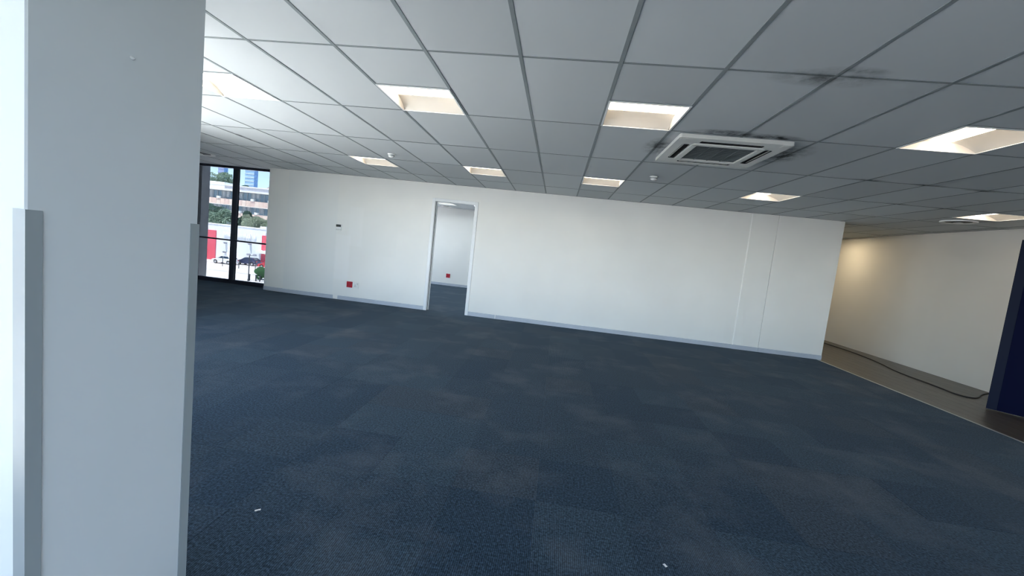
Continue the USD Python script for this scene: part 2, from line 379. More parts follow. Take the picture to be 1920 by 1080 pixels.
def ceiling_tile(x0, x1, y0, y1):
    if not INSIDE.contains(sbox(x0, y0, x1, y1).buffer(-0.02)):
        p = INSIDE.intersection(sbox(x0 + 0.003, y0 + 0.003, x1 - 0.003, y1 - 0.003))
        if p.area > 1e-3: obj("ceiling_tile", prism(p, CEIL + 0.003, CEIL + 0.018, "z"), M["tile"], ceil)
        return
    obj("ceiling_tile", cbox(x0 + 0.003, x1 - 0.003, y0 + 0.003, y1 - 0.003, CEIL + 0.003 + RNG.uniform(-0.0012, 0.0012), CEIL + 0.018, 0.002), M["tile"], ceil)


for u in range(-9, 18):
    x0, x1 = max(GX + 0.6 * u, XL), min(GX + 0.6 * (u + 1), XR)
    for v in range(-5, 10):
        y0, y1 = GY + 1.2 * v, GY + 1.2 * (v + 1)
        if v >= 4:
            if x0 < -6.25: y1 = min(y1, 8.64)
            elif x0 > 4.9: y1 = min(y1, 14.2)
            else: y1 = min(y1, FAR + 0.05)
        if v == -5: y0 = YB
        if y1 - y0 < 0.05: continue
        a, b = (u, float(v)) in holes, (u, v + 0.5) in holes
        ym = GY + 1.2 * v + 0.6
        if a: ceiling_tile(x0, x1, ym, y1)
        elif b: ceiling_tile(x0, x1, y0, ym)
        else: ceiling_tile(x0, x1, y0, y1)
for i, x in enumerate(np.arange(-6.2, 0.7, 0.6)):       # the room behind the door
    for j, y in enumerate(np.arange(FAR + 0.12, ROOM2_Y - 0.01, 1.2)):
        if (i, j) in ((6, 3), (2, 3), (4, 1), (8, 1), (9, 3), (4, 3), (6, 1)): ceiling_tile(x, x + 0.6, y + 0.6, y + 1.2); continue
        ceiling_tile(x, x + 0.6, y, min(y + 1.2, ROOM2_Y))
TB = 0.012


def tbar(x0, x1, y0, y1, name):
    obj(name, cat_(cbox(x0, x1, y0, y1, CEIL, CEIL + 0.0025, 0.0008)), M["tbar"], ceil)


for u in range(-8, 18):
    x = GX + 0.6 * u
    top = 8.64 if x < -6.15 else (14.2 if x > 5.16 else FAR)
    tbar(x - TB, x + TB, YB if x > XW else 2.0 + (XW - x) * 0.9244, top, "main_runner")
for v in range(-4, 10):
    y = GY + 1.2 * v
    for u in range(-9, 18):
        x0, x1 = max(GX + 0.6 * u, XL), min(GX + 0.6 * (u + 1), XR)
        if (v > 4 and x0 < 4.9) or not INSIDE.contains(Point((x0 + x1) / 2, y)): continue
        tbar(x0 + TB, x1 - TB, y - TB * 0.8, y + TB * 0.8, "cross_tee")
for u, v, _ in LIGHTS:
    x0 = GX + 0.6 * u; y = GY + 1.2 * v + (0.6 if v == int(v) else 0.0)
    tbar(x0 + TB, x0 + 0.6 - TB, y - TB * 0.7, y + TB * 0.7, "cross_tee")
tbar(XL, -6.2, 8.62, 8.65, "wall_angle"); tbar(-5.743, END_X, FAR - 0.02, FAR, "wall_angle"); tbar(XR - 0.018, XR, YB, 14.2, "wall_angle")


# --- walls
def wall(name, m, mat, label):
    return obj(name, m, mat, kind="structure", label=label)


TOPZ = 2.64
DX0, DX1, DZ = -2.555, -1.742, 2.235     # clear door opening
wall("wall_far", cat_(box(-5.743, DX0 - 0.03, FAR, FAR + 0.12, -0.01, TOPZ), box(DX1 + 0.03, END_X, FAR, FAR + 0.12, -0.01, TOPZ), box(3.990, END_X, FAR - 0.014, FAR + 0.01, -0.01, TOPZ), box(DX0 - 0.03, DX1 + 0.03, FAR, FAR + 0.12, DZ + 0.03, TOPZ),
                      box(-6.2, -5.7, FAR + 0.035, 8.72, -0.01, TOPZ), prism([(3.514, FAR + 0.01), (3.514, FAR - 0.001), (3.527, FAR - 0.014), (3.982, FAR - 0.014), (3.982, FAR + 0.01)], -0.01, TOPZ, "z")), M["wall_far"], "long white partition across the room with a doorway and a shallow pilaster")
wall("wall_corridor", box(END_X - 0.12, END_X, FAR + 0.12, 14.2, -0.01, TOPZ), M["wall_corr"], "left wall of the corridor behind the partition")
wall("wall_right", box(XR, XR + 0.15, YB, 14.3, -0.01, TOPZ), M["wall_corr"], "cream wall along the brown laminate strip")
wall("wall_corridor_end", box(END_X - 0.12, XR + 0.15, 14.2, 14.35, -0.01, TOPZ), M["wall_corr"], "end wall of the corridor")
wall("wall_room_back", box(-6.4, 0.9, ROOM2_Y, ROOM2_Y + 0.15, -0.01, TOPZ), M["wall"], "white back wall of the room seen through the doorway")
wall("wall_room_right", box(0.75, 0.9, FAR + 0.12, ROOM2_Y, -0.01, TOPZ), M["wall"], "right wall of the room behind the doorway")
# outer walls: upstands between large windows
def run(pts, z0, z1, t=0.2):
    return prism(LineString(pts).buffer(t / 2, cap_style=2), z0, z1, "z")


SX, SY = XW - 0.0685, 2.0 - 0.0735      # outward shift of the slanted wall's centre line
S0, S1 = np.array((XW, 2.0)), np.array((XL, 7.5)); SD = (S1 - S0) / np.linalg.norm(S1 - S0); SN = np.array((-SD[1], SD[0])) * 0.1
if SN[0] > 0: SN = -SN
SM = S0 + SD * 4.05
wall("wall_left", cat_(run([(XW - 0.1, YB), (XW - 0.1, 1.9)], 2.56, 3.0), run([(XW - 0.1, YB - 0.2), (XW - 0.1, YB + 0.1)], -0.01, 3.0), run([(XW - 0.1, 1.8), (XW - 0.1, 2.0)], -0.01, 3.0)), M["wall"], "outer wall left of the column with full-height windows")
wall("wall_slant", cat_(run([S0 + SN, S1 + SN], 2.56, 3.0), run([SM + SN, S1 + SN], -0.01, 2.56)), M["wall"], "slanted outer wall hidden behind the column, glazed in its near half")
wall("wall_bay", box(XL - 0.2, XL, 7.4, 8.62, -0.01, 3.0), M["wall"], "solid outer wall of the window bay, hidden by the column")
wall("wall_back", cat_(box(XW, XR + 0.15, YB - 0.2, YB, 2.56, 3.0), box(XW + 7.5, XR + 0.15, YB - 0.2, YB, -0.01, 3.0)), M["wall"], "outer wall behind the camera with full-height windows")
OUT = Polygon([(-14.0, YB - 0.2), (XW - 0.2, YB - 0.2), (XW - 0.2, 1.9), (XL - 0.2, 7.35), (-14.0, 7.35)])
obj("terrace", prism(OUT, -0.25, -0.03, "z"), M["terrace"], kind="structure", label="pale terrace outside the windows left of the column")
wall("wall_room_left", cat_(box(-6.4, -6.2, 8.72, 9.0, -0.01, 3.0), box(-6.4, -6.2, 13.5, ROOM2_Y, -0.01, 3.0), box(-6.4, -6.2, 9.0, 13.5, 2.56, 3.0), box(-6.4, -6.2, 9.0, 13.5, -0.01, 0.1)), M["wall"], "outer wall of the room behind the doorway, with a window")


# --- skirting
def skirt(x0, x1, y, name="baseboard_far", label=None, h=0.082):
    obj(name, prism([(y + 0.002, 0.0), (y - 0.013, 0.0), (y - 0.013, h - 0.006), (y - 0.008, h), (y + 0.002, h)], x0, x1, "x"), M["skirt"], kind="structure", label=label)


skirt(-6.2, -5.743, FAR + 0.035, label="grey skirting left of the wall step, beside the window")
skirt(-5.745, -4.60, FAR, label="grey skirting between the wall step and the gap under the thermostat")
skirt(-4.49, DX0 - 0.06, FAR, label="pale skirting under the red socket, left of the doorway")
skirt(DX1 + 0.062, -1.117, FAR, label="short skirting piece right of the doorway")
skirt(-1.103, 3.51, FAR, label="long skirting along the partition right of the doorway")
skirt(3.512, 3.983, FAR - 0.014, label="skirting at the foot of the shallow pilaster")
skirt(3.987, END_X, FAR - 0.014, label="skirting at the free right end of the partition")
skirt(-6.2, 0.75, ROOM2_Y, name="baseboard_room", label="skirting of the room behind the doorway")

# --- door 1: empty frame
d = thing("door_1", kind="structure"); tag(d, "white door frame without a leaf in the long partition")
for s, x in ((-1, DX0), (1, DX1)):
    obj("jamb", cbox(min(x, x + s * 0.03), max(x, x + s * 0.03), FAR - 0.004, FAR + 0.124, 0, DZ + 0.03, 0.002), M["frame_white"], d)
    a, b = x + s * 0.004, x + s * 0.066
    obj("architrave", cbox(min(a, b), max(a, b), FAR - 0.014, FAR - 0.001, 0, DZ + 0.062, 0.004), M["frame_white"], d)
    obj("stop", cbox(min(x - s * 0.014, x), max(x - s * 0.014, x), FAR + 0.060, FAR + 0.124, 0, DZ, 0.002), M["frame_white"], d)
    obj("rebate_seal", box(min(x - s * 0.004, x + s * 0.001), max(x - s * 0.004, x + s * 0.001), FAR + 0.048, FAR + 0.060, 0, DZ), M["dark"], d, label="dark seal in the frame")
obj("head", cbox(DX0, DX1, FAR - 0.004, FAR + 0.124, DZ, DZ + 0.03, 0.002), M["frame_white"], d)
obj("head_architrave", cbox(DX0 - 0.004, DX1 + 0.004, FAR - 0.014, FAR - 0.001, DZ + 0.004, DZ + 0.062, 0.004), M["frame_white"], d)
obj("strike_plate", cbox(DX1 - 0.002, DX1 + 0.001, FAR + 0.014, FAR + 0.040, 1.00, 1.16, 0.001), M["strip"], d, label="metal strike plate")


# --- windows
def window(name, x0, x1, y0, y1, z0, z1, cuts, glass, label, transom=None, fw=0.06, sill=0.10, dp=0.07, mw=0.06, head=0.07):
    """A framed window in the plane between (x0, y0) and (x1, y1); cuts: mullions along it in metres from the first end."""
    w = thing(name, kind="structure"); tag(w, label)
    ln = math.hypot(x1 - x0, y1 - y0); ang = math.degrees(math.atan2(y1 - y0, x1 - x0))
    put = lambda m: T(rot(m, ang, (0, 0, 1)), x0, y0)
    obj("head_frame", put(cbox(0, ln, -dp / 2, dp / 2, z1 - head, z1, 0.004)), M["frame_dark"], w)
    obj("sill_frame", put(cbox(0, ln, -dp / 2, dp / 2, z0, z0 + sill, 0.004)), M["frame_dark"], w)
    edges = [0.0] + list(cuts) + [ln]
    for a, hw in [(fw / 2, fw / 2)] + [(c, mw / 2) for c in cuts] + [(ln - fw / 2, fw / 2)]:
        obj("mullion", put(cbox(a - hw, a + hw, -dp / 2 - 0.002, dp / 2 + 0.002, z0 + sill, z1 - head, 0.004)), M["frame_dark"], w)
    if transom:
        obj("transom", put(cbox(fw, ln - fw, -dp / 2 - 0.012, -dp / 2 + 0.02, transom - 0.016, transom + 0.016, 0.004)), M["frame_dark"], w)
    for a, b in zip(edges[:-1], edges[1:]):
        obj("pane", put(box(a + 0.03, b - 0.03, 0.004, 0.012, z0 + sill - 0.02, z1 - head + 0.02)), glass, w)


window("window_1", -8.30, -6.2, 8.65, 8.65, 0.0, 2.60, [1.095], M["pane_tint"], "full-height two-pane window with dark frame at the far left", transom=0.967, mw=0.112, head=0.055, sill=0.085)
for k in range(5):
    a = XW + k * 1.5
    window(f"window_{k + 2}", a, a + 1.5, YB - 0.08, YB - 0.08, 0.0, 2.56, [], M["pane"], "full-height window behind the camera", fw=0.05)
for k in range(2):
    a = YB + 0.1 + k * 2.1
    window(f"window_{k + 8}", XW - 0.1, XW - 0.1, a, a + 2.1, 0.0, 2.56, [1.05], M["pane"], "full-height window left of the column", fw=0.05)
w0, w1 = S0 + SN + SD * 0.1, SM + SN
window("window_10", w0[0], w1[0], w0[1], w1[1], 0.0, 2.56, [1.3, 2.6], M["pane"], "full-height windows in the slanted outer wall, hidden by the column", fw=0.05)
window("window_11", -6.3, -6.3, 9.0, 13.5, 0.1, 2.56, [1.5, 3.0], M["pane"], "window of the room behind the doorway", fw=0.05)

# --- door 2: navy leaf standing ajar by the corridor
ld = thing("door_2", kind="structure", loc=(5.913, 6.093, 0.0), rotz=-45.0); tag(ld, "dark navy door standing ajar at the right edge with a small upper pane")
LW, LT, LH = 0.92, 0.045, 2.262
OX0, OX1, OZ0, OZ1 = 0.095, 0.55, 1.775, 2.128
obj("stile", cbox(0, OX0, 0, LT, 0.008, LH, 0.003), M["navy_frame"], ld, label="slightly lighter edge stile")
obj("leaf", cat_(cbox(OX0, LW, 0.004, LT - 0.004, 0.008, OZ0, 0.002), cbox(OX1, LW, 0.004, LT - 0.004, OZ0, OZ1, 0.002)), M["navy"], ld)
obj("top_rail", cbox(OX0, LW, 0, LT, OZ1, LH, 0.003), M["navy_frame"], ld)
obj("pane", box(OX0 - 0.004, OX1 + 0.004, 0.018, 0.026, OZ0 - 0.004, OZ1 + 0.004), M["pane"], ld)
hx, hy = 5.913 + LW * 0.7071, 6.093 - LW * 0.7071
obj("hinge_post", T(rot(cbox(LW + 0.003, LW + 0.09, -0.03, 0.08, 0.0, 2.62, 0.003), 0, (0, 0, 1))), M["navy_frame"], ld)
wall("wall_side", box(hx + 0.06, XR, hy - 0.14, hy - 0.02, -0.01, TOPZ), M["wall_corr"], "short wall stub carrying the navy door")

# ------------------------------------------------------------------ column with corner guards
CX, CY, CW = -1.25, 0.862, 0.475
col = thing("column", "square painted column in the left foreground with grey corner guards", "column", (CX - CW / 2, CY + CW / 2, 0))
h = CW / 2
obj("shaft", cbox(-h, h, -h, h, 0, TOPZ, 0.004), M["column"], col)
obj("plaster_chip", T(trimesh.creation.icosphere(2, 1.0).apply_scale((0.0035, 0.0075, 0.005)), h, 0.0 + 0.0, 1.845), M["paper"], col, label="small white chip of filler")
GH, GW, GT = 1.395, 0.034, 0.003


def guard(sx, sy):
    """An L-profile round one corner."""
    o = h + GT
    p = Polygon([(sx * o, sy * o), (sx * (o - GW), sy * o), (sx * (o - GW), sy * h), (sx * h, sy * h), (sx * h, sy * (o - GW)), (sx * o, sy * (o - GW))])
    obj("corner_guard", prism(p if p.exterior.is_ccw else Polygon(list(p.exterior.coords)[::-1]), 0.0, GH, "z"), M["guard"], col)


for sx in (-1, 1):
    for sy in (-1, 1):
        guard(sx, sy)

# ------------------------------------------------------------------ ceiling fixtures
def troffer_parts(root, lamp):
    hw = 0.286
    arc = lambda s: [(s * (0.070 + (hw - 0.070) * t), 0.066 * (1 - t ** 1.9)) for t in np.linspace(0, 1, 9)]
    right, left = arc(1), arc(-1)
    cav = [(hw, 0.0)] + right[::-1][1:] + [(0.070, 0.092), (-0.070, 0.092)] + left[:-1] + [(-hw, 0.0)]
    outer = [(-0.296, 0.0), (-0.296, 0.105), (0.296, 0.105), (0.296, 0.0)]
    obj("reflector", prism(Polygon(outer + cav), -0.276, 0.276, "x"), M["reflector"], root, smooth=30)
    for s in (-1, 1):
        poly = [(s * 0.296, 0.0), (s * 0.284, 0.0), (s * 0.262, 0.105), (s * 0.296, 0.105)]
        obj("end_plate", prism(poly, -0.294, 0.294, "y"), M["reflector"], root)
    b, a = 0.297, 0.283
    ring = Polygon([(-b, -b), (b, -b), (b, b), (-b, b)], [[(-a, -a), (-a, a), (a, a), (a, -a)]])
    obj("rim", prism(ring, -0.004, 0.0, "z"), M["frame_white"], root)
    lens = [(0.062 * math.cos(t), 0.076 - 0.030 * math.sin(t)) for t in np.linspace(0, PI, 11)]
    obj("lamp", prism(lens, -0.264, 0.264, "x"), lamp, root, smooth=40)


LLAB = {(0, 0.5): "lit square ceiling light partly hidden by the column, leftmost of the near row", (3, 0.5): "lit square ceiling light of the near row, second from the column",
        (6, 0.5): "lit square ceiling light of the near row, just left of the ceiling air conditioner", (10, 0.5): "lit square ceiling light at the right edge, nearest of the right-hand pair",
        (0, 3.0): "square ceiling light beside the left smoke detector, near the long partition", (3, 3.0): "square ceiling light of the far row above the doorway",
        (6, 3.0): "square ceiling light of the far row beyond the air conditioner, with a glare point", (10, 3.0): "lit square ceiling light of the far row above the shallow pilaster",
        (1, -2.0): "square ceiling light behind the camera, by the left windows", (15, 0.5): "square ceiling light right of the picture, over the laminate strip",
        (15, 3.0): "lit square ceiling light near the cream corridor wall, beside the round diffuser"}
protos = {}
spots_ = [(GX + 0.6 * u + 0.3, GY + 1.2 * v + 0.3, a, LLAB.get((u, v))) for u, v, a in LIGHTS]
spots_ += [(-2.3, FAR + 0.12 + 3.9, 0, "square ceiling light in the room behind the doorway, right one"), (-4.7, FAR + 0.12 + 3.9, 0, "square ceiling light in the room behind the doorway, left one")]
spots_ += [(-6.2 + 0.6 * i + 0.3, FAR + 0.12 + 1.2 * j + 0.3, 0, f"square ceiling light in the room behind the doorway, {w}") for i, j, w in ((4, 1, "near left"), (8, 1, "near right"), (9, 3, "far right"), (4, 3, "far middle"), (6, 1, "near middle"))]
for x, y, a, lab in spots_:
    loc = (x, y, CEIL - 0.0005)
    t = thing("ceiling_light", lab, "ceiling light", loc, float(a), group="square recessed ceiling lights")
    k = "lamp_cool" if y > FAR else "lamp"
    if k not in protos:
        protos[k] = t; troffer_parts(t, M[k])
    else:
        t.GetReferences().AddInternalReference(protos[k].GetPath()); t.SetInstanceable(True)
        t.SetCustomDataByKey("label", lab)
        UsdGeom.Xformable(t).SetXformOpOrder([o for o in UsdGeom.Xformable(t).GetOrderedXformOps()])

# air conditioner cassette
ac = thing("air_conditioner", "square ceiling cassette air conditioner with a dark intake grille", "air conditioner", (1.412, 4.33, CEIL - 0.034))
A = 0.475


def rring(o, i, co, ci):
    sq = lambda r, c: Polygon([(-r, -r), (r, -r), (r, r), (-r, r)]).buffer(-c, join_style=2).buffer(c)
    return sq(o, co).difference(sq(i, ci))


slot = lambda k: trimesh.util.concatenate([])
body = Polygon([(-A, -A), (A, -A), (A, A), (-A, A)]).buffer(-0.02).buffer(0.02).difference(sbox(-0.262, -0.262, 0.262, 0.262))
slots = []
for k in range(4):
    s = affinity.rotate(sbox(-0.27, 0.328, 0.27, 0.395).buffer(-0.02).buffer(0.02), 90 * k, origin=(0, 0)); slots.append(s); body = body.difference(s)
obj("panel", prism(body, 0.0, 0.0335, "z"), M["plastic_grey"], ac)
obj("backing", cbox(-A + 0.015, A - 0.015, -A + 0.015, A - 0.015, 0.0285, 0.0335, 0.001), M["dark"], ac)
inner = rring(0.315, 0.268, 0.03, 0.012)
obj("raised_surround", prism(inner, -0.008, 0.001, "z"), M["plastic_grey"], ac)
for sl in slots:
    obj("slot_liner", prism(sl.difference(sl.buffer(-0.005)), 0.0012, 0.0330, "z"), M["dark"], ac)
for k in range(4):
    m = rot(cbox(-0.25, 0.25, -0.012, 0.012, -0.0015, 0.0015, 0.001), 50, (1, 0, 0)); m = rot(T(m, 0, 0.386, 0.012), 90 * k, (0, 0, 1))
    obj("louvre", m, M["plastic_grey"], ac)
g = [box(-0.262, 0.262, -0.262, 0.262, 0.012, 0.016)]
for k in range(21):
    yy = -0.25 + k * 0.025
    g.append(box(-0.262, 0.262, yy - 0.003, yy + 0.003, 0.002, 0.012))
for xx in (-0.13, 0.0, 0.13):
    g.append(box(xx - 0.004, xx + 0.004, -0.262, 0.262, 0.0, 0.010))
obj("intake_grille", cat_(*g), M["grille"], ac)
for sx in (-1, 1):
    for sy in (-1, 1):
        obj("corner_cap", T(cbox(-0.035, 0.035, -0.035, 0.035, -0.003, 0.002, 0.002), sx * 0.425, sy * 0.425), M["plastic_grey"], ac)


def smoke(name, x, y, label):
    t = thing(name, label, "smoke detector", (x, y, CEIL), group="smoke detectors")
    obj("base", lathe([(0, 0.002), (0.052, 0.002), (0.054, -0.004), (0.050, -0.012), (0, -0.012)], 32), M["plastic"], t, smooth=30)
    obj("head", lathe([(0, -0.012), (0.040, -0.012), (0.043, -0.020), (0.043, -0.030), (0.036, -0.042), (0.020, -0.050), (0, -0.052)], 32), M["plastic"], t, smooth=40)
    obj("vent_ring", lathe([(0.0405, -0.021), (0.0438, -0.021), (0.0438, -0.027), (0.0405, -0.027), (0.0405, -0.021)], 32), M["grille"], t)
    obj("indicator", T(trimesh.creation.icosphere(1, 0.003), 0.026, -0.0, -0.0475), M["red"], t)


smoke("smoke_detector", -2.50, 5.83, "white smoke detector on the ceiling left of the doorway")
smoke("smoke_detector", 1.145, 5.80, "white smoke detector between the air conditioner and the glare light")


def diffuser(x, y, z, r, label):
    t = thing("air_diffuser", label, "air diffuser", (x, y, z), group="round ceiling diffusers")
    k = r / 0.2
    obj("outer_cone", lathe([(0.142 * k, -0.003), (0.188 * k, -0.017), (0.197 * k, -0.018), (0.200 * k, -0.014), (0.200 * k, 0.003), (0.142 * k, 0.003)], 48), M["plastic"], t, smooth=30)
    obj("throat", cyl(0.145 * k, -0.0045, -0.0035, 40), M["dark"], t)
    obj("centre_cone", lathe([(0, -0.004), (0.020 * k, -0.006), (0.052 * k, -0.018), (0.054 * k, -0.021), (0, -0.023)], 40), M["plastic"], t, smooth=30)


diffuser(-6.78, 7.20, CEIL - 0.001, 0.26, "round white ceiling diffuser by the far left window, partly behind the column")
diffuser(6.02, 7.15, CEIL - 0.001, 0.21, "round ceiling diffuser beside the light near the cream corridor wall")
diffuser(-3.70, 13.2, CEIL - 0.001, 0.17, "round ceiling diffuser in the room behind the doorway")
dl = thing("downlight", "round recessed downlight in the corridor ceiling behind the partition end", "ceiling light", (6.28, 10.75, CEIL))
obj("trim_ring", lathe([(0.070, 0.002), (0.092, 0.002), (0.092, -0.005), (0.070, -0.003), (0.070, 0.002)], 32), M["plastic"], dl, smooth=30)
obj("lens", cyl(0.068, -0.0025, 0.001, 28), M["spotlamp"], dl)

# ------------------------------------------------------------------ wall fittings
def plate(x0, x1, z0, z1, y, t=0.012, c=0.004):
    return cbox(x0, x1, y - t, y, z0, z1, c)


th = thing("thermostat", "small white wall controller with a dark display, left of the doorway", "thermostat", (-4.565, FAR, 1.503))
obj("housing", cbox(-0.062, 0.062, -0.022, 0, -0.062, 0.066, 0.005), M["plastic"], th)
obj("display", cbox(-0.056, 0.050, -0.025, -0.020, 0.012, 0.060, 0.002), M["lcd"], th, label="dark display")
for k in range(3):
    obj("button", cbox(-0.05 + k * 0.037, -0.022 + k * 0.037, -0.0245, -0.020, -0.050, -0.032, 0.002), M["plastic_grey"], th)


def socket(name, x, y, z, w, body, dark, label, group=None):
    t = thing(name, label, "socket", (x, y, z), group=group)
    obj("cover_plate", cbox(-w, w, -0.016, 0, -w, w, 0.006), body, t)
    obj("rocker_switch", cbox(w * 0.35, w * 0.75, -0.022, -0.014, w * 0.25, w * 0.8, 0.002), dark, t)
    for dx, dz in ((-0.3, 0.1), (-0.52, -0.35), (-0.08, -0.35)):
        m = rot(trimesh.creation.cylinder(radius=w * 0.11, height=0.002, sections=12), 90, (1, 0, 0)); obj("pin_hole", T(m, dx * w, -0.0165, dz * w), M["dark"] if body is M["plastic"] else M["red_dark"], t)


socket("power_socket", -4.245, FAR, 0.342, 0.062, M["red"], M["red_dark"], "red wall socket in the long partition, left of the white socket")
socket("power_socket", -4.098, FAR, 0.336, 0.060, M["plastic"], M["plastic_grey"], "white wall socket beside the red one in the long partition")
socket("power_socket", -3.565, ROOM2_Y, 0.335, 0.066, M["red"], M["red_dark"], "red wall socket on the back wall seen through the doorway")

# cable along the corridor, scraps on the carpet
pts = np.array([(6.56, 13.6), (6.66, 12.0), (6.62, 10.6), (6.62, 9.7), (6.45, 8.7), (6.25, 8.03), (6.19, 7.4), (6.14, 6.95), (6.12, 6.72), (6.22, 6.62), (6.40, 6.72), (6.62, 6.92), (6.85, 7.08), (6.98, 7.12)])
from scipy.interpolate import CubicSpline
sp_ = CubicSpline(np.arange(len(pts)), pts)(np.linspace(0, len(pts) - 1, 160))
obj("floor_cable", tube(np.column_stack([sp_, np.full(160, 0.0085)]), 0.008, 8), M["cable"], label="black cable lying along the laminate floor beside the cream corridor wall", cat="cable", smooth=True)


def scrap(x, y, a, w, l, label):
    n = 6; u = np.linspace(-1, 1, n)
    g = np.array([(i * w, j * l, 0.0012 + 0.0035 * (meshkit.noise(np.array([i * 2 + 9, j * 2 + a, 1.0])))) for i in u for j in u])
    top = trimesh.Trimesh(g, [(i * n + j, (i + 1) * n + j, (i + 1) * n + j + 1) for i in range(n - 1) for j in range(n - 1)] + [(i * n + j, (i + 1) * n + j + 1, i * n + j + 1) for i in range(n - 1) for j in range(n - 1)], process=False)
    b = top.copy(); b.vertices[:, 2] -= 0.0010; b.faces = b.faces[:, ::-1]
    obj("paper_scrap", T(rot(cat_(top, b), a * 40, (0, 0, 1)), x, y, 0.0), M["paper"], label=label, cat="litter", group="scraps on the carpet")


scrap(-1.331, 1.835, 1.0, 0.013, 0.006, "small white paper scrap on the carpet right of the column")
scrap(0.684, 1.956, 3.0, 0.010, 0.007, "small pale scrap on the carpet near the bottom edge")

# ------------------------------------------------------------------ outdoors, beyond the far left window
G = -6.7
obj("ground", cat_(box(-420, 300, -320, 440, G - 0.5, G)), M["asphalt"], kind="structure", label="pale street and car park below the window")
obj("back_yard", box(-60, 120, -120, YB - 0.3, G, G + 0.02), M["yard"], kind="structure", label="dark asphalt behind the building, out of view")
obj("building_base", cat_(prism(OUT, G, -0.251, "z"), prism(INSIDE.intersection(sbox(-20, -20, 20, 8.6)).buffer(0.15, join_style=2), G, -0.31, "z")), M["concrete"], kind="structure", label="lower storeys under the office floor, out of view")
obj("kerb", cbox(-90, -20, 59.6, 60.0, G, G + 0.16, 0.03), M["kerb"], label="pale kerb along the street below the window", cat="kerb")
obj("facade_fin", cbox(-8.75, -8.14, 8.74, 9.0, G, 3.4, 0.02), M["concrete"], label="grey concrete facade column just outside the far left window", cat="column")

# restaurant box
rs = thing("restaurant", "low white box of a restaurant with red bands and raised lettering", "building", (0, 0, 0))
WY = 75.0
obj("wall_box", box(-80, -55.9, WY, WY + 10, G, 0.25), M["box"], rs)
obj("parapet_cap", cat_(box(-80.1, -55.8, WY - 0.12, WY + 0.35, 0.25, 0.42), box(-57.0, -55.8, WY - 0.15, WY + 0.4, 0.42, 0.75)), M["letter"], rs)
obj("red_band", box(-68.8, -66.15, WY - 0.25, WY + 0.02, G, -0.97), M["redband"], rs, label="red band at the left")
obj("red_band", box(-56.45, -55.2, WY - 0.25, WY + 0.02, -3.75, -0.95), M["redband"], rs, label="red band at the right, upper piece")
obj("red_band", box(-56.45, -55.2, WY - 0.25, WY + 0.02, G, -4.45), M["redband"], rs, label="red band at the right, lower piece")
obj("canopy", box(-57.1, -55.0, WY - 0.9, WY, -4.4, -3.85), M["letter"], rs)
word = "McDonald's"
total = meshkit.text_mesh(word, 0.78, 0.18, bold=True)
scale = 6.75 / (total.bounds[1][0] - total.bounds[0][0])
for i, ch in enumerate(word):
    m = meshkit.text_mesh(ch, 0.78, 0.18, bold=True)
    pre = meshkit.text_mesh(word[: i + 1], 0.78, 0.18, bold=True)
    m.apply_translation((pre.bounds[1][0] - m.bounds[1][0], 0, 0))
    v = m.vertices * (scale, 1, 1)
    m = trimesh.Trimesh(np.column_stack([v[:, 0] - 64.62, -v[:, 2] + WY - 0.16, v[:, 1] - 1.72]), m.faces, process=False)
    obj("letter", m, M["letter"], rs)
for x, z in ((-64.0, -3.2), (-58.9, -2.9), (-64.1, -5.0)):
    obj("wall_light", cat_(cbox(x - 0.22, x + 0.22, WY - 0.45, WY, z - 0.1, z + 0.16, 0.04), cbox(x - 0.12, x + 0.12, WY - 0.7, WY - 0.3, z + 0.05, z + 0.2, 0.04)), M["roofgrey"], rs)
obj("yard_wall", cbox(-76, -68.9, 70.6, WY, G, -3.6, 0.05), M["brown"], label="brown yard wall left of the restaurant, mostly behind the facade column", cat="wall")


def wheel(m, x, y, r, parent):
    w = rot(lathe([(0, -0.09), (r * 0.62, -0.09), (r * 0.92, -0.10), (r, -0.07), (r, 0.07), (r * 0.92, 0.10), (r * 0.62, 0.09), (0, 0.09)], 24), 90, (1, 0, 0))
    p = obj("wheel", T(w, x, y, r), M["tyre"], parent, smooth=30)
    s = -1 if y < 0 else 1
    obj("hubcap", T(rot(cyl(r * 0.62, -0.012, 0.012, 18), 90, (1, 0, 0)), x, y + s * 0.092, r), M["hub"], p)


